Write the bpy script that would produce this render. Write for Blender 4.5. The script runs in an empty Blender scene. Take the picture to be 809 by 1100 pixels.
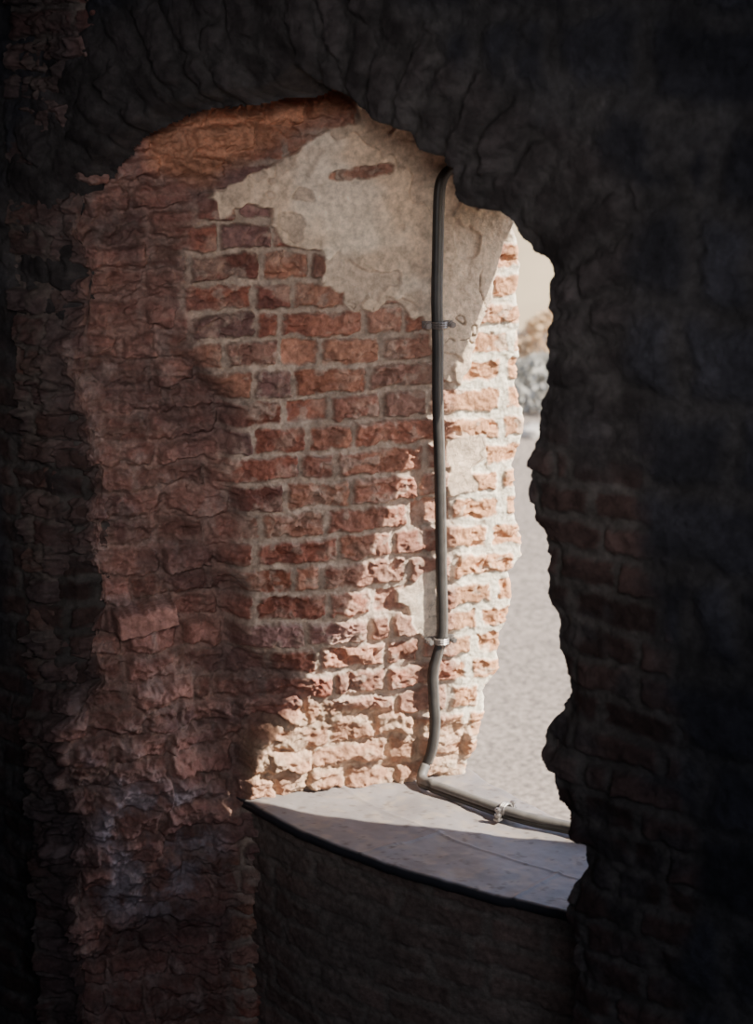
import bpy, bmesh, math, random
import numpy as np
from mathutils import Vector
random.seed(4)
# ------------------------------------------------------------------ camera maths
F=2000.0; PITCH=math.radians(14); CAM=np.array([0,0,4.0])
FW=np.array([0,math.cos(PITCH),-math.sin(PITCH)]); UP=np.array([0,math.sin(PITCH),math.cos(PITCH)])
def ray(px,py): return FW+(px-404.5)/F*np.array([1,0,0])+(550-py)/F*UP
def hit(px,py,p0,n):
    r=ray(px,py); t=np.dot(p0-CAM,n)/np.dot(r,n); return CAM+t*r
ZS=1.30
D=np.array([.764,-.645,0]); D/=np.linalg.norm(D)      # along the wall (towards camera right)
N=np.array([-D[1],D[0],0])                            # outwards
RD=np.array([.954,.300,0]); RD/=np.linalg.norm(RD)    # along the brick reveal
RN=np.array([RD[1],-RD[0],0])
R0=np.array([-.49,6.44,0])
CI=np.dot(np.array([-1.0,6.28,0]),N)                  # inner face offset
def UO(u,o,z=0): return D*u+N*(CI+o)+np.array([0,0,z])
def px_rev(x,y,off=0):
    p=hit(x,y,R0+RN*off,RN); return np.dot(p-R0,RD),p[2]
def px_in(x,y):
    p=hit(x,y,N*CI,N); return np.dot(p,D),p[2]
def px_z(x,y,z): return hit(x,y,np.array([0,0,z]),np.array([0,0,1.0]))
# ------------------------------------------------------------------ numpy noise
def h2(ix,iy,seed=0):
    a=(ix.astype(np.int64)*374761393+iy.astype(np.int64)*668265263+seed*1442695041)&0xffffffff
    a=((a^(a>>13))*1274126177)&0xffffffff
    a=((a^(a>>16))*2246822519)&0xffffffff
    a=a^(a>>15)
    return (a&0xffffff)/float(0xffffff)
def vn(x,y,seed=0):
    ix=np.floor(x);iy=np.floor(y);fx=x-ix;fy=y-iy
    fx=fx*fx*(3-2*fx);fy=fy*fy*(3-2*fy)
    a=h2(ix,iy,seed);b=h2(ix+1,iy,seed);c=h2(ix,iy+1,seed);d=h2(ix+1,iy+1,seed)
    return (a*(1-fx)+b*fx)*(1-fy)+(c*(1-fx)+d*fx)*fy
def fbm(x,y,oct=4,seed=0,g=.5):
    s=0;a=1;t=0
    for i in range(oct):
        s=s+a*vn(x*2**i+i*17.3,y*2**i-i*9.1,seed+i*7);t+=a;a*=g
    return s/t*2-1
def ridge(x,y,oct=4,seed=0,g=.5):      # continuous, sharp crested: fractured masonry
    s=0;a=1;t=0
    for i in range(oct):
        c,s_=math.cos(.6*i+.3),math.sin(.6*i+.3)
        xx=(x*c-y*s_)*1.93**i;yy=(x*s_+y*c)*1.93**i
        s=s+a*(1-abs(2*vn(xx+i*7.7,yy-i*3.1,seed+i*5)-1)*2);t+=a;a*=g
    return s/t
def worley(x,y,seed=0,j=.95):
    ix=np.floor(x);iy=np.floor(y)
    f1=np.full(x.shape,9.);f2=np.full(x.shape,9.);idr=np.zeros(x.shape);dx=np.zeros(x.shape);dy=np.zeros(x.shape);id2=np.zeros(x.shape)
    for a in (-1,0,1):
        for b in (-1,0,1):
            cx=ix+a;cy=iy+b
            qx=cx+.5+(h2(cx,cy,seed)-.5)*j;qy=cy+.5+(h2(cx,cy,seed+31)-.5)*j
            ex=x-qx;ey=y-qy;d=np.sqrt(ex*ex+ey*ey)
            m=d<f1
            f2=np.where(m,f1,np.minimum(f2,d));f1=np.where(m,d,f1)
            idr=np.where(m,h2(cx,cy,seed+77),idr);id2=np.where(m,h2(cx,cy,seed+101),id2)
            dx=np.where(m,ex,dx);dy=np.where(m,ey,dy)
    return f1,f2,idr,id2,dx,dy
def ss(a,b,x):
    t=np.clip((x-a)/(b-a),0,1);return t*t*(3-2*t)
def facets(x,y,seed,amp=1.):
    f1,f2,r,r2,dx,dy=worley(x,y,seed)
    return amp*((r-.5)*1.0+dx*(r2-.5)*1.6+dy*(h2(np.floor(r*9999),np.floor(r2*9999),seed)-.5)*1.6)
def inpoly(x,y,poly):
    c=np.zeros(x.shape,bool);n=len(poly)
    for i in range(n):
        x1,y1=poly[i];x2,y2=poly[(i+1)%n]
        if y1==y2: continue
        m=((y1>y)!=(y2>y))&(x<(x2-x1)*(y-y1)/(y2-y1)+x1)
        c^=m
    return c
def segdist(x,y,poly,closed=True):
    d=np.full(x.shape,1e9);n=len(poly)
    for i in range(n if closed else n-1):
        x1,y1=poly[i];x2,y2=poly[(i+1)%n]
        vx,vy=x2-x1,y2-y1;L=vx*vx+vy*vy+1e-12
        t=np.clip(((x-x1)*vx+(y-y1)*vy)/L,0,1)
        d=np.minimum(d,(x-x1-t*vx)**2+(y-y1-t*vy)**2)
    return np.sqrt(d)
def sdf(x,y,poly):     # positive inside
    d=segdist(x,y,poly);return np.where(inpoly(x,y,poly),d,-d)
def mix(a,b,w): 
    w=w[...,None] if np.ndim(w)==a.ndim-1 or np.ndim(w)==2 else w
    return a*(1-w)+b*w
def C(r,g,b): return np.array([r,g,b],float)
def bricks(x,z,L,H,seed,jit=.3,joint=.012,rad=.018):
    r=np.floor(z/H);fz=z/H-r
    xx=x/L+h2(r,r*0,seed)*.5+np.where(np.mod(r,2)>0,.5,0)
    k=np.floor(xx)
    def b(kk): return kk+(h2(kk,r,seed+5)-.5)*2*jit
    k=np.where(xx<b(k),k-1,k);k=np.where(xx>b(k+1),k+1,k)
    b0=b(k);b1=b(k+1)
    ex=np.minimum(xx-b0,b1-xx)*L;ez=np.minimum(fz,1-fz)*H
    r1=h2(k,r,seed+11);r2=h2(k,r,seed+12);r3=h2(k,r,seed+13)
    ax=np.maximum(rad-(ex-joint/2),0);az=np.maximum(rad-(ez-joint/2),0)
    e=rad-np.sqrt(ax*ax+az*az)
    e=np.where((ax==0)&(az==0),np.minimum(ex,ez),e)
    cx=(xx-(b0+b1)/2)*L;cz=(fz-.5)*H
    return e,r1,r2,r3,cx,cz
# ------------------------------------------------------------------ scene helpers
COL=bpy.context.scene.collection
def link(o,parent=None):
    COL.objects.link(o)
    if parent: o.parent=parent
    return o
def empty(name):
    e=bpy.data.objects.new(name,None);e.empty_display_size=.1;COL.objects.link(e);return e
def grid_obj(name,P,col,mat,mask=None,parent=None,flip=False,smooth=True):
    nv,nu=P.shape[:2]
    idx=np.arange(nv*nu).reshape(nv,nu)
    q=np.stack([idx[:-1,:-1],idx[:-1,1:],idx[1:,1:],idx[1:,:-1]],-1).reshape(-1,4)
    if flip:q=q[:,::-1]
    if mask is not None:
        mk=(mask[:-1,:-1]&mask[:-1,1:]&mask[1:,1:]&mask[1:,:-1]).reshape(-1);q=q[mk]
    V=P.reshape(-1,3);Cc=col.reshape(-1,3)
    used=np.zeros(len(V),bool);used[q.reshape(-1)]=True
    remap=np.cumsum(used)-1;V=V[used];Cc=Cc[used];q=remap[q]
    me=bpy.data.meshes.new(name)
    me.vertices.add(len(V));me.vertices.foreach_set('co',V.astype(np.float32).ravel())
    me.loops.add(q.size);me.loops.foreach_set('vertex_index',q.astype(np.int32).ravel())
    me.polygons.add(len(q));me.polygons.foreach_set('loop_start',np.arange(0,q.size,4,dtype=np.int32))
    me.polygons.foreach_set('loop_total',np.full(len(q),4,np.int32))
    me.update(calc_edges=True)
    me.polygons.foreach_set('use_smooth',np.full(len(q),smooth))
    at=me.color_attributes.new('Col','FLOAT_COLOR','POINT')
    at.data.foreach_set('color',np.concatenate([np.clip(Cc,0,1),np.ones((len(Cc),1))],1).astype(np.float32).ravel())
    me.materials.append(mat)
    return link(bpy.data.objects.new(name,me),parent)
def mesh_obj(name,v,f,mat,parent=None,smooth=False):
    me=bpy.data.meshes.new(name);me.from_pydata([tuple(map(float,p)) for p in v],[],f);me.update()
    if smooth: me.polygons.foreach_set('use_smooth',[True]*len(me.polygons))
    bm=bmesh.new();bm.from_mesh(me);bmesh.ops.recalc_face_normals(bm,faces=bm.faces);bm.to_mesh(me);bm.free()
    me.materials.append(mat)
    return link(bpy.data.objects.new(name,me),parent)
def smoothpts(p,n=8):
    p=[np.array(a,float) for a in p];out=[]
    for i in range(len(p)-1):
        a=p[max(i-1,0)];b=p[i];c=p[i+1];d=p[min(i+2,len(p)-1)]
        for k in range(n):
            t=k/n
            out.append(.5*((2*b)+(-a+c)*t+(2*a-5*b+4*c-d)*t*t+(-a+3*b-3*c+d)*t**3))
    out.append(p[-1]);return out
def tube(pts,r,seg=12,wob=0):
    v=[];f=[];n=len(pts)
    for i,p in enumerate(pts):
        t=pts[min(i+1,n-1)]-pts[max(i-1,0)];t=t/(np.linalg.norm(t)+1e-9)
        a=RN if abs(np.dot(RN,t))<.9 else np.array([0,0,1.])
        a=a-np.dot(a,t)*t;a/=np.linalg.norm(a);b=np.cross(t,a)
        rr=r*(1+wob*math.sin(i*1.7)*.5)
        for k in range(seg):
            g=2*math.pi*k/seg;v.append(p+rr*(math.cos(g)*a+math.sin(g)*b))
    for i in range(n-1):
        for k in range(seg):
            f.append((i*seg+k,i*seg+(k+1)%seg,(i+1)*seg+(k+1)%seg,(i+1)*seg+k))
    f.append(tuple(range(seg))[::-1]);f.append(tuple((n-1)*seg+k for k in range(seg)))
    return v,f
def obox(c,ax,ay,az,sx,sy,sz):
    v=[];
    for i in (-1,1):
        for j in (-1,1):
            for k in (-1,1): v.append(c+ax*sx*i/2+ay*sy*j/2+az*sz*k/2)
    f=[(0,1,3,2),(4,6,7,5),(0,4,5,1),(2,3,7,6),(0,2,6,4),(1,5,7,3)]
    return v,f
def join(*parts):
    V=[];Fc=[]
    for v,f in parts:
        o=len(V);V+=list(v);Fc+=[tuple(i+o for i in q) for q in f]
    return V,Fc
# ------------------------------------------------------------------ materials
def newmat(name):
    m=bpy.data.materials.new(name);m.use_nodes=True
    return m,m.node_tree,m.node_tree.nodes['Principled BSDF']
def noise_node(nt,scale,detail=6,rough=.6):
    tc=nt.nodes.new('ShaderNodeTexCoord');n=nt.nodes.new('ShaderNodeTexNoise')
    n.inputs['Scale'].default_value=scale;n.inputs['Detail'].default_value=detail;n.inputs['Roughness'].default_value=rough
    nt.links.new(tc.outputs['Object'],n.inputs['Vector']);return n
def masonry(name,contrast=.35,bump=.5,dist=.006,rough=.92,scale=45):
    m,nt,b=newmat(name)
    at=nt.nodes.new('ShaderNodeAttribute');at.attribute_name='Col'
    n=noise_node(nt,scale);n2=noise_node(nt,11,5,.65)
    mr=nt.nodes.new('ShaderNodeMapRange');mr.inputs[1].default_value=.3;mr.inputs[2].default_value=.7
    mr.inputs[3].default_value=1-contrast;mr.inputs[4].default_value=1+contrast
    nt.links.new(n.outputs['Fac'],mr.inputs[0])
    mr2=nt.nodes.new('ShaderNodeMapRange');mr2.inputs[1].default_value=.3;mr2.inputs[2].default_value=.7
    mr2.inputs[3].default_value=1-contrast*.5;mr2.inputs[4].default_value=1+contrast*.5
    nt.links.new(n2.outputs['Fac'],mr2.inputs[0])
    mu=nt.nodes.new('ShaderNodeMath');mu.operation='MULTIPLY'
    nt.links.new(mr.outputs[0],mu.inputs[0]);nt.links.new(mr2.outputs[0],mu.inputs[1])
    vm=nt.nodes.new('ShaderNodeVectorMath');vm.operation='SCALE'
    nt.links.new(at.outputs['Color'],vm.inputs[0]);nt.links.new(mu.outputs[0],vm.inputs['Scale'])
    nt.links.new(vm.outputs[0],b.inputs['Base Color'])
    b.inputs['Roughness'].default_value=rough;b.inputs['Specular IOR Level'].default_value=.25
    bp=nt.nodes.new('ShaderNodeBump');bp.inputs['Strength'].default_value=bump;bp.inputs['Distance'].default_value=dist
    nb=noise_node(nt,70,8,.75);nt.links.new(nb.outputs['Fac'],bp.inputs['Height']);nt.links.new(bp.outputs[0],b.inputs['Normal'])
    return m
def plainmat(name,c,rough=.8,metal=0,var=.2,scale=20,bump=.2,dist=.004,c2=None):
    m,nt,b=newmat(name);n=noise_node(nt,scale)
    cr=nt.nodes.new('ShaderNodeValToRGB')
    e=cr.color_ramp.elements
    a=[x*(1-var) for x in c];z=[min(x*(1+var),1) for x in (c2 or c)]
    e[0].position=.3;e[1].position=.7;e[0].color=(*a,1);e[1].color=(*z,1)
    nt.links.new(n.outputs['Fac'],cr.inputs[0]);nt.links.new(cr.outputs[0],b.inputs['Base Color'])
    b.inputs['Roughness'].default_value=rough;b.inputs['Metallic'].default_value=metal
    bp=nt.nodes.new('ShaderNodeBump');bp.inputs['Strength'].default_value=bump;bp.inputs['Distance'].default_value=dist
    nt.links.new(n.outputs['Fac'],bp.inputs['Height']);nt.links.new(bp.outputs[0],b.inputs['Normal'])
    return m
M_rev=masonry('brick_masonry',.32,.8,.009);M_wall=masonry('dark_stone_masonry',.35,.9,.014,.95,30)
M_sill=masonry('weathered_sheet_metal',.08,.12,.002,.5,25)
M_plain=plainmat('rough_stone',(.10,.10,.115),.95,var=.4,scale=4,bump=.8,dist=.05)
M_cable=plainmat('black_rubber',(.024,.022,.021),.50,var=.3,bump=.05)
M_cable2=plainmat('dusty_cable_sheath',(.12,.112,.105),.55,var=.25,bump=.1)
M_steel=plainmat('zinc_steel',(.30,.28,.27),.45,.8,var=.2,bump=.05)
# ------------------------------------------------------------------ window reveal (left, brick)
window=empty('window_1')
outer_px=[(548,238),(552,262),(556,285),(551,312),(556,345),(553,385),(549,412),(559,438),(557,470),(546,500),(551,530),(549,552),(558,575),(557,598),(543,612),(548,640),(540,668),(530,700),(533,715),(516,742),(518,760),(508,788),(497,826)]
left_px=[(100,190),(78,250),(95,300),(88,350),(74,400),(92,450),(106,520),(100,600),(108,660),(94,700),(108,740),(78,790),(82,850),(95,900),(82,960),(85,1090)]
osz=np.array([px_rev(*p) for p in outer_px]);lsz=np.array([px_rev(*p) for p in left_px])
sarr=np.concatenate([np.arange(-.86,-.7,.012),np.arange(-.7,1.115,.0038),np.arange(1.12,1.62,.03)])
zarr=np.concatenate([np.arange(-.02,.3,.03),np.arange(.3,4.25,.0038),np.arange(4.26,4.7,.03)])
S,Z=np.meshgrid(sarr,zarr)
def interp(tab,z):
    o=np.argsort(tab[:,1]);return np.interp(z,tab[o,1],tab[o,0])
smax=interp(osz,zarr)+.008*fbm(zarr*22,zarr*0+3,3,5);smin=interp(lsz,zarr)+.012*fbm(zarr*9,zarr*0+8,3,6)
aD=math.atan2(D[1],D[0]);aR=math.atan2(RD[1],RD[0]);aO=aD+math.pi
wl=1-ss(-.09,.05,S-smin[:,None]);wo=ss(-.008,.012,S-smax[:,None])
ang=aR+(aD-aR)*wl+(aO-aR)*wo
ds=np.gradient(sarr)[None,:]
ca,sa=np.cos(ang),np.sin(ang)
i0=np.argmin(abs(sarr))
X=np.cumsum(ca*ds,1);Y=np.cumsum(sa*ds,1)
X=X-X[:,i0:i0+1]+R0[0]+sarr[i0]*RD[0];Y=Y-Y[:,i0:i0+1]+R0[1]+sarr[i0]*RD[1]
nx,ny=sa,-ca
def P2(pts): return [px_rev(*p) for p in pts]
Sw=S+.022*fbm(S*7,Z*7,4,21);Zw=Z+.022*fbm(S*7+50,Z*7,4,22)
Sf=S+.010*fbm(S*28,Z*28,3,23);Zf=Z+.010*fbm(S*28+50,Z*28,3,24)
Sp=S+.022*fbm(S*16,Z*16,4,25);Zp=Z+.022*fbm(S*16+50,Z*16,4,26)
plaster=P2([(222,214),(242,198),(300,172),(345,142),(378,128),(378,60),(620,60),(620,235),(548,236),(541,262),(530,305),(516,345),(504,376),(494,415),(478,410),(466,385),(455,352),(430,326),(414,322),(402,333),(372,331),(366,312),(343,303),(347,275),(338,266),(306,264),(293,243),(291,222),(262,220),(236,232)])
pl=sdf(Sp,Zp,plaster)
hole=sdf(Sf,Zf,P2([(350,192),(352,184),(372,180),(400,175),(422,176),(419,184),(400,190),(375,194)]))
patch=sdf(Sf,Zf,P2([(424,632),(440,626),(452,612),(468,610),(468,684),(452,684),(440,668),(436,650),(424,648)]))
patch2=sdf(Sp,Zp,P2([(478,470),(520,462),(524,490),(505,500),(512,528),(480,532)]))
pl=np.maximum(pl,np.maximum(patch,patch2))
pmask=ss(-.002,.006,pl)*(1-ss(-.004,.006,hole))
ero=sdf(Sw,Zw,P2([(40,20),(390,20),(375,128),(300,165),(238,205),(205,250),(200,330),(230,400),(262,440),(240,500),(272,560),(255,600),(275,640),(262,690),(320,715),(335,752),(400,770),(462,778),(466,840),(260,862),(255,1150),(30,1150)]))
E=ss(-.04,.07,ero)
deep=ss(.0,.22,ero)
cliff=ss(-.01,.04,ero+.03*fbm(S*12,Z*12,3,27))*ss(1.7,1.95,Z)*(1-ss(2.8,3.05,Z))
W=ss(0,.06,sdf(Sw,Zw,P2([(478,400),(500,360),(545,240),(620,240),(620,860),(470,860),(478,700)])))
low=ss(0,.05,sdf(Sw,Zw,P2([(330,745),(470,765),(520,760),(500,850),(255,870),(262,800)])))
topbr=ss(0,.08,sdf(Sw,Zw,P2([(120,20),(400,20),(380,125),(300,165),(225,210),(150,190)])))
lime=ss(-.02,.1,sdf(Sw,Zw,P2([(85,800),(150,830),(250,850),(255,920),(200,1000),(110,1010),(85,930)])))
# bricks
Bx=S+.012*fbm(S*9,Z*9,3,31);Bz=Z-.012*S+.020*fbm(S*2.5,Z*3,3,32)+.009*fbm(S*11,Z*11,2,33)
joint=.012+.010*W
e,r1,r2,r3,cx,cz=bricks(Bx,Bz,.225,.1035,3,.36,.0)
e=e-joint/2+.014*fbm(S*30,Z*34,5,41,.62)
chip=np.clip(facets(S*16,Z*22,61)*1.0,-1,1)
fb=ss(0,.012,e)
fine=.0035*fbm(S*60,Z*60,4,42)
rg1=ridge(Sw*9,Zw*14,5,71,.55);rg2=ridge(Sf*22,Zf*30,4,72,.6)
pit=ss(.12,.45,fbm(S*32,Z*38,4,43,.6))
K=1-.40*ss(.20,.50,S+.12*(Z-2.2))          # brickwork is sounder towards the outside
face=.024+K*(.030*(r1-.5)+cx*(r2-.5)*.20+cz*(r3-.5)*.40+.017*fbm(S*20,Z*24,5,44,.6)+.010*rg2-.014*pit)
face=face-.032*K*ss(.05,.35,chip)*ss(.2,.65,r3)          # chipped bricks
face=face*(1-.45*W)+.009*W
missing=(r2>.94)&(W<.3); face=np.where(missing,-.016+.008*rg2,face)
mort=.000+.012*K*fbm(S*26,Z*26,5,45,.6)+.014*W+.006*(1-K)
hb=mort*(1-fb)+face*fb
# eroded courses: bricks snapped off at random depth
e5,c1,c2,c3,c5x,c5z=bricks(S+.03*fbm(S*6,Z*6,3,34),Z+.035*fbm(S*4,Z*4,3,35)+.016*fbm(S*14,Z*14,4,36),.19,.0985,29,.42,.0,.024)
e5=e5-.003+.018*fbm(S*20,Z*26,5,37,.6);fe=ss(0,.020,e5)
fe2=fe*(.028+.050*(c1-.5)+c5x*(c2-.5)*.4+c5z*(c3-.5)*.7)
big=.080*fbm(S*2.6,Z*2.6,3,74)+.050*fbm(Sw*5,Zw*6,4,79,.55)
he=fe2+.034*rg1+.015*rg2+.014*fbm(S*20,Z*26,6,73,.62)+big-.04*deep-.04-.055*cliff
h=hb*(1-E)+he*E
hlow=fe2*.75+.018*rg1+.009*rg2+.012*fbm(S*8,Z*14,3,75)+.25*hb-.012
h=h*(1-low)+hlow*low
crk=abs(fbm(S*5,Z*5,4,51));crack=(1-ss(0,.014,crk))*ss(.0,.4,fbm(S*2,Z*2,2,52)+.25)
lay=ss(.05,.10,fbm(S*5+3,Z*5,4,53))
hp=.034+.010*fbm(S*4,Z*4,3,46)+.004*fbm(S*24,Z*24,5,47,.6)-.010*crack-.010*lay
hp=np.where((patch>0)|(patch2>0),.022+.004*fbm(S*20,Z*20,3,48),hp)
h=h*(1-pmask)+hp*pmask+fine*(1-pmask)
# a long protruding brick at the left
pb=ss(0,.012,sdf(Sf,Zf,P2([(122,660),(190,646),(194,672),(126,690)])))
h=h*(1-pb)+(.035+.010*fbm(S*20,Z*20,4,9))*pb
lean=.22*np.clip(Z-3.45,0,2)**2
edge=1-.6*wo
PX=X+nx*h*edge+RN[0]*lean;PY=Y+ny*h*edge+RN[1]*lean
PZ=Z+.004*fbm(S*30,Z*30,2,90)
# colours
pal=[C(.36,.145,.095),C(.29,.113,.080),C(.39,.190,.130),C(.23,.095,.075),C(.37,.20,.155),C(.32,.125,.09),C(.25,.14,.125)]
cb=np.zeros(S.shape+(3,));ki=np.floor(r1*6.999).astype(int)
for i,p in enumerate(pal): cb[ki==i]=p
one=np.ones_like(cb)
cb*= (0.72+.5*r2)[...,None]
dust=ss(.0,.5,fbm(S*13,Z*17,5,55));cb=mix(cb,C(.46,.33,.26)*one,dust*.55)
cb=mix(cb,C(.14,.085,.08)*one,ss(.1,.6,fbm(S*6,Z*6,4,56))*.5)
cb=mix(cb,C(.16,.085,.075)*one,pit*.4)
sun_tint=1-K  # sunlit orange painted into the brick colour towards the outside
cb=mix(cb,C(.50,.27,.18)*(.75+.5*r3)[...,None],sun_tint*.75)
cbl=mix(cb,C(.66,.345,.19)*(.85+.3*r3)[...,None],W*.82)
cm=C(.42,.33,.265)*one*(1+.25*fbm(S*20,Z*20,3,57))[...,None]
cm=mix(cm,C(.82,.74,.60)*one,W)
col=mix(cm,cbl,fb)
smear=ss(.25,.45,fbm(S*18,Z*24,4,58));col=mix(col,C(.74,.64,.51)*one,smear*W*.5)
col=mix(col,C(.48,.38,.31)*one,ss(.2,.4,fbm(S*16+9,Z*20,5,67))*(1-W)*.5)
f1,f2,q1,q2,_,_=worley(Sf*15,Zf*21,72)
ce=C(.25,.125,.103)*one*(.6+.8*c1)[...,None]
ce=mix(ce,C(.33,.24,.205)*one,(1-fe)*.45)
ce=mix(ce,C(.38,.29,.26)*one,ss(.1,.6,fbm(S*12,Z*12,6,59,.6))*.6)
ce=mix(ce,C(.095,.066,.068)*one,ss(.0,.5,fbm(S*5,Z*5,5,60))*.6)
col=mix(col,ce,E*.88)
clow=mix(C(.46,.255,.16)*one*(.7+.6*c1)[...,None],C(.54,.43,.31)*one,np.maximum((1-fe)*.6,ss(.0,.5,fbm(S*9,Z*14,4,62))*.6))
col=mix(col,clow,low*.8)
col=mix(col,C(.52,.25,.145)*(.5+.9*c1)[...,None],topbr*.75)
col=mix(col,C(.42,.36,.38)*(.7+.6*q2)[...,None],lime*ss(-.2,.3,fbm(S*9,Z*9,5,63,.6))*.75)
cp=C(.72,.56,.42)*one*(1+.12*fbm(S*9,Z*9,5,64))[...,None]
cp=mix(cp,C(.86,.75,.62)*one,ss(.0,.3,fbm(S*3,Z*3,4,65))*.7)
cp=mix(cp,C(.40,.31,.24)*one,ss(.1,.45,fbm(S*8,Z*8,6,66,.6))*.55)
cp=mix(cp,C(.58,.46,.36)*one,lay*.8)
cp=cp*(1-.55*crack)[...,None]
col=mix(col,cp,pmask)
col=mix(col,C(.42,.21,.17)*one,pb*.8)
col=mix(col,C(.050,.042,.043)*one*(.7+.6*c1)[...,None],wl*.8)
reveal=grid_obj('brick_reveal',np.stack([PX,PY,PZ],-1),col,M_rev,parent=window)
# ------------------------------------------------------------------ inner stone wall with the broken arch
sil=[(66,1400),(66,1100),(62,960),(70,900),(60,850),(55,790),(80,740),(75,660),(72,600),(80,520),(68,450),(50,400),(62,350),(68,300),(58,250),(76,200),(95,165),(118,140),(150,120),(185,104),(230,96),(268,92),(288,84),(298,72),(312,70),(322,86),(345,95),(372,108),(384,122),(402,134),(428,142),(446,158),(466,168),(485,182),(480,200),(484,215),(500,226),(528,229),(546,240),(550,256),(562,272),(580,284),(589,312),(587,350),(582,380),(586,405),(572,448),(572,468),(563,500),(566,530),(575,570),(585,600),(579,640),(592,662),(590,700),(600,722),(604,748),(592,770),(577,784),(578,812),(588,835),(596,862),(610,884),(610,900),(624,912),(624,938),(612,962),(605,978),(612,1000),(616,1040),(612,1100),(612,1400)]
silU=[px_in(*p) for p in sil]
ua=np.concatenate([np.arange(-6.5,-5.4,.05),np.arange(-5.4,-2.0,.0060),np.arange(-1.98,1.6,.06)])
za=np.concatenate([np.arange(-.05,.3,.05),np.arange(.3,4.35,.0060),np.arange(4.36,5.3,.05)])
U,Zz=np.meshgrid(ua,za)
Uw=U+.018*fbm(U*12,Zz*12,5,101,.6);Zw2=Zz+.018*fbm(U*12+9,Zz*12,5,102,.6)
sd=sdf(Uw,Zw2,silU)
def stones(L,H,seed):
    e_,t1,t2,t3,tx,tz=bricks(U+.08*fbm(U*3,Zz*3,4,seed),Zz+.08*fbm(U*1.8,Zz*2.2,3,seed+1)+.016*fbm(U*8,Zz*8,3,seed+2),L,H,seed+3,.45,0,.05)
    e_=e_-.014+.034*fbm(U*10,Zz*10,6,seed+4,.62)
    return e_,t1,t2,t3,tx,tz
e_,sr,sr2,sr3,sx,sy=stones(.40,.24,112)
sm=ss(-.01,.05,e_)
rough_w=.020*fbm(U*6,Zz*6,6,114,.62)+.004*ridge(Uw*8,Zw2*9,4,115)
hs=sm*(.016+.018*(sr-.5)+.05*sx*(sr2-.5)+.08*sy*(sr3-.5))+rough_w
e2,b1,b2,b3,ccx,ccz=bricks(U+.010*fbm(U*6,Zz*6,3,120),Zz+.016*fbm(U*3,Zz*3,3,121)+.006*fbm(U*12,Zz*12,3,125),.20,.098,8,.38,0)
e2=e2-.007+.014*fbm(U*28,Zz*30,4,122,.6);bf=ss(0,.016,e2)
hb2=bf*(.014+.028*(b1-.5)+ccx*(b2-.5)*.2+ccz*(b3-.5)*.3)+.016*fbm(U*13,Zz*15,6,123,.6)+.006*ridge(Uw*14,Zw2*18,4,124)
cu=.5*(px_in(100,400)[0]+px_in(590,400)[0]);czz=2.9
th=np.arctan2(Zz-czz,U-cu)
ea,ar,ar2,ar3,axx,ayy=bricks(sd+.05*fbm(U*5,Zz*5,3,133),th*1.1+.03*fbm(U*6,Zz*6,4,134),.24,.11,40,.45,0,.03)
ea=ea-.010+.030*fbm(U*14,Zz*14,6,135,.62);am=ss(-.005,.030,ea)
har=am*(.016+.030*(ar-.5)+axx*(ar2-.5)*.25)+.020*fbm(U*9,Zz*9,6,131,.62)
nz=.09*fbm(U*5,Zz*5,4,140)
ring=ss(-.36,-.25,sd+nz)*ss(2.85,3.15,Zz+nz*2)
side=ss(-.42,-.32,sd+nz)*(1-ss(2.85,3.15,Zz+nz*2))
hh=hs*(1-ring)*(1-side)+har*ring+hb2*side*(1-ring)
hh=hh+.03*fbm(U*1.3,Zz*1.3,2,141)-.04*ss(-.10,0,sd)+.02*ridge(U*9,Zz*9,3,147)*ss(-.10,0,sd)
uap=px_in(330,90)[0]
leftside=1-ss(uap-.25,uap+.1,U)
hh=hh-(.55-.47*leftside)*ss(-.004,.05,sd)
wd=np.ones(U.shape+(3,))
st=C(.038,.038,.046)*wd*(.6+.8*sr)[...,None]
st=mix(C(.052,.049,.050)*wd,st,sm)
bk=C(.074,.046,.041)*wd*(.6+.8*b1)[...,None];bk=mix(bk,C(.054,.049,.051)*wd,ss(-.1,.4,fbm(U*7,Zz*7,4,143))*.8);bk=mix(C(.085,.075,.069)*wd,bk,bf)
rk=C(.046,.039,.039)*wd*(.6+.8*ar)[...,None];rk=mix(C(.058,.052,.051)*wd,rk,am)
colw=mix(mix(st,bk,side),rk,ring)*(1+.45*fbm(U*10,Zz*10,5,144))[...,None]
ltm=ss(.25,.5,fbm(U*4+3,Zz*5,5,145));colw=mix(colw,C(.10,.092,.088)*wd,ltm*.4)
PW=D[None,None]*U[...,None]+N[None,None]*(CI-hh)[...,None];PW[...,2]+=Zz
grid_obj('wall_front',PW,colw,M_wall,mask=sd<.055)
# ------------------------------------------------------------------ right jamb and vault (loft to the outer face)
SUN=np.array([-1,.35,-.97])   # travel direction
JU=-1.98
seg=[i for i,p in enumerate(sil) if i>=18 and i<len(sil)]
inn=[];out=[]
ul,ur=px_in(95,165)[0],px_in(590,350)[0]
for i in seg:
    u,z=silU[i];c=np.array([u-cu,z-2.2]);c/=np.linalg.norm(c)
    u2,z2=u+c[0]*.05,z+c[1]*.05
    t=(u-ul)/(ur-ul)
    if i<43: o=(-4.55+(4.55+JU)*min(max(t,0),1),4.95-.35*min(max(t,0),1))
    else: o=(JU,max(z2,-.02)+ .5*max(0,z2-2.9))
    if z2<-.05: z2=-.05
    inn.append((u2,z2));out.append(o)
inn=np.array(inn);out=np.array(out)
tt=np.linspace(0,len(inn)-1,700);ti=np.arange(len(inn))
IU=np.interp(tt,ti,inn[:,0]);IZ=np.interp(tt,ti,inn[:,1]);OU=np.interp(tt,ti,out[:,0]);OZ=np.interp(tt,ti,out[:,1])
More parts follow.
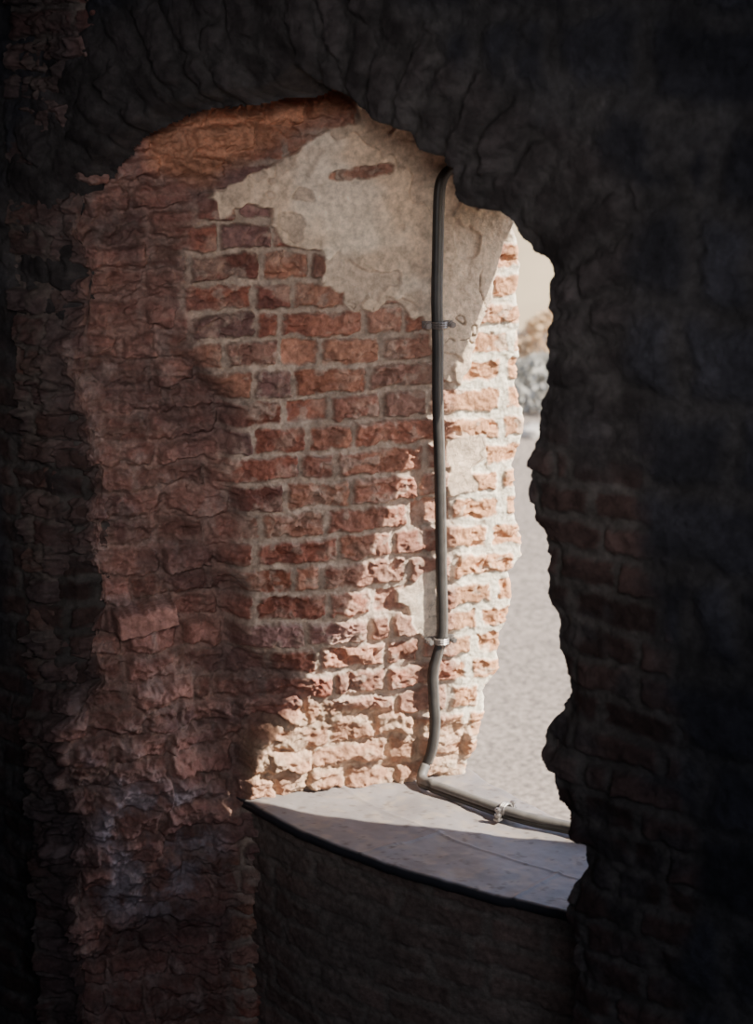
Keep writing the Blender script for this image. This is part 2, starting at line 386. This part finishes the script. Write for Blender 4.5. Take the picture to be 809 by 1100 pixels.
AL=np.concatenate([[0],np.cumsum(np.hypot(np.diff(IU),np.diff(IZ)))])[None,:]
vv=np.linspace(0,1,150)[:,None]
LU=IU*(1-vv)+OU*vv;LZ=IZ*(1-vv)+OZ*vv;LO=.03+vv*1.27+0*LU
AA=AL+0*LU
eq,w1,w2,w3,wx,wz=bricks(LO+.03*fbm(AA*6,LO*6,3,152),AA+.03*fbm(AA*5,LO*5,3,153),.22,.1,15,.38,0,.022)
eq=eq-.004+.016*fbm(AA*22,LO*22,4,154,.6);wq=ss(0,.02,eq)
ends=ss(0,.08,vv)*(1-ss(.95,1,vv))
bmp=.06+.05*(1-wq)+.05*(w1-.5)+.03*fbm(AA*14,LO*14,4,151,.6)
bmp=np.clip(bmp,0,.3)*ends
rad=np.stack([LU-cu,LZ-2.2],-1);rad/=np.linalg.norm(rad,axis=-1,keepdims=True)
LU=LU+rad[...,0]*bmp;LZ=LZ+rad[...,1]*bmp
PL=D*LU[...,None]+N*(CI+LO)[...,None];PL[...,2]+=LZ
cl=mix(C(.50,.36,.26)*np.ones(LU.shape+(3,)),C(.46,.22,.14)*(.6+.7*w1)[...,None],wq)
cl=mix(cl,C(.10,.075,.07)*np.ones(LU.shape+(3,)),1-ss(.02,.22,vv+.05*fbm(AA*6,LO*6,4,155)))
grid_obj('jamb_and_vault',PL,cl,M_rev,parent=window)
# ------------------------------------------------------------------ exterior wall skin (its head casts the diagonal shadow)
rev_sh=[(547,250),(521,310),(489,385),(449,470),(418,545),(392,610),(366,665),(340,715),(314,762),(284,812),(262,857)]
sill_sh=[(300,868),(350,877),(420,885),(500,893),(560,899),(622,905)]
hl=[]
CO=CI+1.35
for p in rev_sh:
    P=hit(*p,R0+RN*.018,RN);b=(CO-np.dot(P,N))/(-np.dot(SUN,N));Q=P-SUN*b;hl.append((np.dot(Q,D),Q[2]))
for p in sill_sh:
    P=px_z(*p,ZS);b=(CO-np.dot(P,N))/(-np.dot(SUN,N));Q=P-SUN*b;hl.append((np.dot(Q,D),Q[2]))
hl=[(-4.30,hl[0][1]-.02)]+hl+[(hl[-1][0]+.0,1.0),(-4.30,1.0)]
pts=[]
for i in range(len(hl)):
    a=np.array(hl[i]);b=np.array(hl[(i+1)%len(hl)]);k=max(1,int(np.linalg.norm(b-a)/.05))
    for j in range(k): pts.append(a+(b-a)*j/k)
cc=np.array([-3.3,2.2]);nP=len(pts);rect=(-6.5,1.6,-.05,5.6)
outp=[]
for p in pts:
    d=p-cc;ks=[]
    if d[0]>0:ks.append((rect[1]-cc[0])/d[0])
    if d[0]<0:ks.append((rect[0]-cc[0])/d[0])
    if d[1]>0:ks.append((rect[3]-cc[1])/d[1])
    if d[1]<0:ks.append((rect[2]-cc[1])/d[1])
    outp.append(cc+d*min(ks))
for cxr in (rect[0],rect[1]):
    for czr in (rect[2],rect[3]):
        i=min(range(nP),key=lambda k:np.linalg.norm(outp[k]-np.array([cxr,czr])));outp[i]=np.array([cxr,czr])
v=[];f=[]
for o in (1.35,1.27):
    for p in pts: v.append(UO(p[0],o,p[1]))
    for p in outp: v.append(UO(p[0],o,p[1]))
for i in range(nP):
    j=(i+1)%nP
    f.append((i,j,nP+j,nP+i));f.append((2*nP+i,3*nP+i,3*nP+j,2*nP+j))
    f.append((i,2*nP+i,2*nP+j,j));f.append((nP+i,nP+j,3*nP+j,3*nP+i))
M_ext=plainmat('exterior_masonry',(.42,.33,.27),.95,var=.3,scale=6,bump=.6,dist=.02)
mesh_obj('wall_exterior',v,f,M_ext)
# ------------------------------------------------------------------ parapet + sheet metal sill
front=[px_z(*p,ZS) for p in [(258,853),(268,862),(285,873),(330,895),(400,922),(470,944),(540,961),(607,977)]]
fd=front[-1]-front[-2];fd/=np.linalg.norm(fd);front+= [front[-1]+fd*.25,front[-1]+fd*.5+N*.03]
front[0]=front[0]-RD*.02+RN*-.02
back=[px_z(*p,ZS) for p in [(498,824),(535,846),(560,860),(600,880),(622,890)]]
bd=back[-1]-back[-2];bd/=np.linalg.norm(bd);back+=[back[-1]+bd*.3,back[-1]+bd*.62]
back[0]=back[0]-RN*.02
def resample(p,n):
    p=np.array(p);L=np.concatenate([[0],np.cumsum(np.linalg.norm(np.diff(p,axis=0),axis=1))]);t=np.linspace(0,L[-1],n)
    return np.stack([np.interp(t,L,p[:,k]) for k in range(3)],-1)
nt_=260;fr=resample(smoothpts(front,6),nt_);bk_=resample(back,nt_)
T=np.linspace(0,1,nt_)[None,:]
vs=np.linspace(0,1,110)[:,None]
Ps=fr[None]*(1-vs[...,None])+bk_[None]*vs[...,None]
hz=.012*fbm(Ps[...,0]*5,Ps[...,1]*5,3,201)+.0015*fbm(Ps[...,0]*30,Ps[...,1]*30,3,202)
seam=lambda x,c,w:np.exp(-((x-c)/w)**2)
hz=hz+.005*(seam(T,.36,.004)+seam(T,.66,.004))*(vs<.45)+.004*seam(vs,.42+.03*T,.008)
Ps[...,2]=ZS+hz
def flange(row,off,dz): 
    r=row.copy();r=r+N*off;r[:,2]=r[:,2]+dz;return r[None]
f0=Ps[0];b0=Ps[-1]
Pa=np.concatenate([flange(f0,.008,-.036),flange(f0,-.006,-.034),flange(f0,-.008,-.006),Ps,flange(b0,.006,-.006),flange(b0,.008,-.04)],0)
st_=fbm(Pa[...,0]*6,Pa[...,1]*6,5,205);st2=fbm(Pa[...,0]*22,Pa[...,1]*22,4,206)
cs=C(.205,.186,.184)*np.ones(Pa.shape)*(1+.24*st_)[...,None]
cs=mix(cs,C(.28,.23,.19)*np.ones(Pa.shape),ss(.05,.5,st2)*.6)
spk=ss(.42,.5,fbm(Pa[...,0]*45,Pa[...,1]*45,3,208));cs=mix(cs,C(.12,.10,.09)*np.ones(Pa.shape),spk*.8)
cs[:3]=C(.04,.04,.047)
sill=grid_obj('metal_window_sill',Pa,cs,M_sill)
zp=np.linspace(-.02,ZS-.012,300)[:,None]
fr2=fr+N*.03
L=np.linspace(0,1.6,nt_)[None,:]
LL=L+0*zp;ZZ=zp+0*L
ep,p1,p2,p3,_,_=bricks(LL+.01*fbm(LL*8,ZZ*8,3,215),ZZ+.01*fbm(LL*5,ZZ*5,3,216),.30,.10,19,.3,0);pf=ss(0,.02,ep-.005+.014*fbm(LL*24,ZZ*24,4,210))
hp_=.005*pf+.016*fbm(LL*6,ZZ*6,4,211)+.008*fbm(LL*24,ZZ*24,5,212,.6)
PP=fr2[None]-N*hp_[...,None];PP[...,2]=ZZ
cpp=mix(C(.21,.172,.143)*np.ones(PP.shape),C(.19,.123,.10)*(.75+.5*p1)[...,None],pf*.75)
cpp=mix(cpp,C(.19,.155,.13)*np.ones(PP.shape),ss(-.4,.3,fbm(LL*4,ZZ*4,4,213))*.75)
grid_obj('parapet_face',PP,cpp,M_rev,parent=window)
v=[];f=[];k=24
ff=resample(fr2,k);bb=resample(bk_-N*.02,k)
for z in (-.02,ZS-.045):
    for p in ff: v.append((p[0]+N[0]*.02,p[1]+N[1]*.02,z))
    for p in bb: v.append((p[0],p[1],z))
for i in range(k-1):
    f+=[(2*k+i,2*k+i+1,3*k+i+1,3*k+i),(i,i+1,2*k+i+1,2*k+i),(k+i,3*k+i,3*k+i+1,k+i+1),(i,k+i,k+i+1,i+1)]
f+=[(0,2*k,3*k,k),(k-1,2*k-1,4*k-1,3*k-1)]
mesh_obj('parapet_core',v,f,M_ext,parent=window)
# ------------------------------------------------------------------ cable with clamps
cab=empty('lightning_conductor_cable')
vp=[(486,180),(478,186),(472,198),(470,222),(469,270),(468,320),(469,370),(469,430),(471,500),(472,560),(473,620),(474,665),(473,688),(468,706),(464,725),(465,755),(466,780),(463,805),(457,822)]
offs=[.035,.05,.062,.062,.062,.062,.06,.052,.048,.046,.046,.048,.048,.05,.052,.055,.055,.055,.05]
vpts=[hit(*p,R0+RN*o,RN) for p,o in zip(vp,offs)]
hpx=[(453,836),(462,842),(500,856),(545,872),(578,881),(612,888),(640,896),(665,903)]
hpts=[px_z(*p,ZS+.03) for p in hpx]
allp=smoothpts(vpts,6)
vA,fA=tube(allp,.0165);mesh_obj('vertical_run',vA,fA,M_cable,cab,True)
sidep=[p+RD*.021-RN*.008 for p in allp[6:]]
vA,fA=tube(sidep,.0085);mesh_obj('earth_wire',vA,fA,M_cable2,cab,True)
hs_=smoothpts([allp[-1]]+hpts,6)
vA,fA=tube(hs_,.020,14);mesh_obj('sill_run',vA,fA,M_cable2,cab,True)
vA,fA=tube([p+N*-.012-np.array([0,0,.012]) for p in hs_],.012,10);mesh_obj('sill_wire',vA,fA,M_cable,cab,True)
ZZ3=np.array([0,0,1.])
def clamp(name,P,ax,up,out):
    parts=[]
    ring=[P+ .026*(math.cos(t)*ax+math.sin(t)*out) for t in np.linspace(0,2*math.pi,17)]
    for s in (-.008,0,.008): parts.append(tube([r+up*s for r in ring],.005,6))
    parts.append(obox(P+ax*.0-out*.022,ax,up,out,.115,.024,.006))
    for s in (-1,1):
        parts.append(tube([P+ax*s*.046-out*.03,P+ax*s*.046+out*.022],.007,8))
        parts.append(tube([P+ax*s*.046-out*.012,P+ax*s*.046-out*.002],.013,6))
        parts.append(tube([P+ax*s*.046+out*.010,P+ax*s*.046+out*.018],.012,6))
    parts.append(tube([P-out*.02,P-out*.085],.008,8))
    v,f=join(*parts);mesh_obj(name,v,f,M_steel,cab,False)
clamp('clamp_top',hit(472,349,R0+RN*.062,RN),RD,ZZ3,RN)
clamp('clamp_bottom',hit(474,688,R0+RN*.050,RN),RD,ZZ3,RN)
clamp('clamp_sill',px_z(543,870,ZS+.032),N,D,ZZ3)
# ------------------------------------------------------------------ rest of the room
def slab(name,u0,u1,o0,o1,z0,z1,mat):
    v=[UO(u,o,z) for u in (u0,u1) for o in (o0,o1) for z in (z0,z1)]
    f=[(0,1,3,2),(4,6,7,5),(0,4,5,1),(2,3,7,6),(0,2,6,4),(1,5,7,3)]
    return mesh_obj(name,v,f,mat)
slab('floor',-6.5,1.6,-6.0,1.27,-.3,0,M_plain)
slab('ceiling',-6.8,1.9,-6.3,1.40,5.22,5.6,M_plain)
slab('wall_left',-6.8,-6.45,-6.3,1.40,-.3,5.22,M_plain)
slab('wall_right',1.5,1.9,-6.3,1.40,-.3,5.22,M_plain)
slab('wall_back',-6.45,1.5,-6.3,-6.0,-.3,5.22,M_plain)
# ------------------------------------------------------------------ outside
m,nt,b=newmat('gravel')
n1=noise_node(nt,24,4,.75);n2=noise_node(nt,.6,4,.6)
cr=nt.nodes.new('ShaderNodeValToRGB');e_=cr.color_ramp.elements
e_[0].position=.38;e_[0].color=(.11,.088,.072,1);e_[1].position=.64;e_[1].color=(.36,.29,.235,1)
nt.links.new(n1.outputs['Fac'],cr.inputs[0])
mx=nt.nodes.new('ShaderNodeMix');mx.data_type='RGBA';mx.blend_type='MULTIPLY';mx.inputs[0].default_value=.35
nt.links.new(cr.outputs[0],mx.inputs[6]);nt.links.new(n2.outputs['Fac'],mx.inputs[7]);nt.links.new(mx.outputs[2],b.inputs['Base Color'])
b.inputs['Roughness'].default_value=1
gx=np.linspace(-40,40,161);G1,G2=np.meshgrid(gx,gx+20)
GP=np.stack([G1,G2,-.06+.03*fbm(G1*.5,G2*.5,3,300)],-1)
grid_obj('ground',GP,np.ones(GP.shape)*.4,m)
def house():
    e=empty('house')
    m1=plainmat('cream_render',(.70,.54,.34),.9,var=.08,scale=1.5);m2=plainmat('roof_tiles',(.30,.13,.09),.8,scale=8)
    m3=plainmat('window_glass',(.05,.06,.08),.1);m4=plainmat('white_paint',(.75,.74,.7),.6,var=.05);m5=plainmat('plinth_stone',(.30,.27,.25),.9)
    X_=np.array([1,0,0.]);Y_=np.array([0,1.,0])
    mesh_obj('body',*obox(np.array([2,28,2.4]),X_,Y_,ZZ3,16,8,5.0),m1,e)
    mesh_obj('plinth',*obox(np.array([2,28,.15]),X_,Y_,ZZ3,16.2,8.2,.6),m5,e)
    v=[(-6.6,23.5,4.8),(10.6,23.5,4.8),(10.6,32.5,4.8),(-6.6,32.5,4.8),(-6.6,28,8.2),(10.6,28,8.2)]
    mesh_obj('roof',v,[(0,1,5,4),(2,3,4,5),(1,2,5),(3,0,4),(0,3,2,1)],m2,e)
    gl=[];frp=[]
    for x in (-4.5,-1.5,4.6,7.6):
        gl.append(obox(np.array([x,23.99,2.6]),X_,Y_,ZZ3,1.0,.04,1.5))
        for dx in (-.53,0,.53): frp.append(obox(np.array([x+dx,23.97,2.6]),X_,Y_,ZZ3,.07,.08,1.6))
        for dz in (-.78,.2,.78): frp.append(obox(np.array([x,23.97,2.6+dz]),X_,Y_,ZZ3,1.12,.08,.07))
    mesh_obj('panes',*join(*gl),m3,e);mesh_obj('frames',*join(*frp),m4,e)
house()
def bush(name,c,r,h,col,n,seed):
    rg=random.Random(seed);v=[];f=[]
    for i in range(n):
        a=rg.uniform(0,6.283);k=rg.uniform(.35,1)**.5;zz=rg.uniform(0,1)
        rr=r*k*math.sqrt(max(.05,1-(zz*1.0)**2))
        p=np.array([c[0]+rr*math.cos(a),c[1]+rr*math.sin(a),c[2]+zz*h])
        d1=np.array([rg.gauss(0,1) for _ in range(3)]);d1/=np.linalg.norm(d1);d2=np.cross(d1,[rg.gauss(0,1) for _ in range(3)]);d2/=np.linalg.norm(d2)
        s=rg.uniform(.03,.06);o=len(v)
        v+=[p-d1*s,p+d2*s*.5,p+d1*s,p-d2*s*.5];f.append((o,o+1,o+2,o+3))
    for i in range(14):
        a=rg.uniform(0,6.283);o=len(v);tp=np.array([c[0]+r*.6*math.cos(a),c[1]+r*.6*math.sin(a),c[2]+h*.7]);b0=np.array([c[0],c[1],c[2]-.08])
        tv,tf=tube([b0,(b0+tp)/2+np.array([0,0,.05]),tp],.012,5);v+=tv;f+=[tuple(x+o for x in q) for q in tf]
    mesh_obj(name,v,f,plainmat(name+'_leaf',col,.7,var=.4,scale=3))
bush('autumn_shrub',(2.35,22.9,0),.75,.90,(.50,.33,.18),2400,1)
bush('low_shrub',(1.95,21.3,0),.65,.55,(.30,.28,.24),2400,3)
bush('low_shrub.001',(3.6,21.3,0),.7,.7,(.26,.26,.17),2000,5)
bm=bmesh.new();rg=random.Random(5)
for i in range(30):
    s=rg.uniform(.07,.16);c=Vector((rg.uniform(.5,4.5),rg.uniform(19.5,20.3),s*.35-.05))
    r=bmesh.ops.create_icosphere(bm,subdivisions=2,radius=s)
    for q in r['verts']:
        q.co*=1+rg.uniform(-.14,.14);q.co.z*=.65;q.co+=c
me=bpy.data.meshes.new('rubble_stones');bm.to_mesh(me);bm.free();me.materials.append(plainmat('pale_stone',(.32,.29,.26),.9,var=.3,scale=3))
link(bpy.data.objects.new('rubble_stones',me))
# ------------------------------------------------------------------ lights
sl=bpy.data.lights.new('sun','SUN');sl.energy=18;sl.angle=math.radians(.4);sl.color=(1,.91,.77)
so=bpy.data.objects.new('sun',sl);so.rotation_euler=Vector(SUN).to_track_quat('-Z','Y').to_euler();so.location=(6,4,9);COL.objects.link(so)
w=bpy.data.worlds.new('sky');bpy.context.scene.world=w;w.use_nodes=True
wn=w.node_tree;bg=wn.nodes['Background'];sk=wn.nodes.new('ShaderNodeTexSky');sk.sky_type='NISHITA';sk.sun_disc=False
sk.sun_elevation=math.radians(43);sk.sun_rotation=math.radians(109)
wn.links.new(sk.outputs[0],bg.inputs[0]);bg.inputs[1].default_value=.5
al=bpy.data.lights.new('room_fill','AREA');al.energy=80;al.size=1.8;al.color=(.80,.84,1.0)  # added bluish fill for the dark interior, not a fixture of the room
ao=bpy.data.objects.new('room_fill',al);ao.location=UO(.8,-4.2,4.6)
tgt=Vector(UO(-3.6,0,2.6));ao.rotation_euler=(tgt-Vector(ao.location)).to_track_quat('-Z','Y').to_euler();COL.objects.link(ao)
sp=bpy.data.lights.new('reveal_fill','SPOT');sp.energy=570;sp.spot_size=math.radians(32);sp.spot_blend=1;sp.shadow_soft_size=.25;sp.color=(1,.90,.83)  # added warm spot that brightens the reveal, no real source there
spo=bpy.data.objects.new('reveal_fill',sp);spo.location=UO(.1,-4.3,4.4)
tgt=Vector(UO(-4.2,.7,2.9));spo.rotation_euler=(tgt-Vector(spo.location)).to_track_quat('-Z','Y').to_euler();COL.objects.link(spo)
# ------------------------------------------------------------------ camera
cd=bpy.data.cameras.new('camera');cam=bpy.data.objects.new('camera',cd);COL.objects.link(cam)
cam.location=CAM;cam.rotation_euler=(math.pi/2-PITCH,0,0)
cd.sensor_fit='VERTICAL';cd.sensor_height=36;cd.sensor_width=36;cd.lens=F/1100*36
cd.clip_start=.05;cd.clip_end=300
cd.dof.use_dof=True;cd.dof.focus_distance=6.4;cd.dof.aperture_fstop=2.4
bpy.context.scene.camera=cam
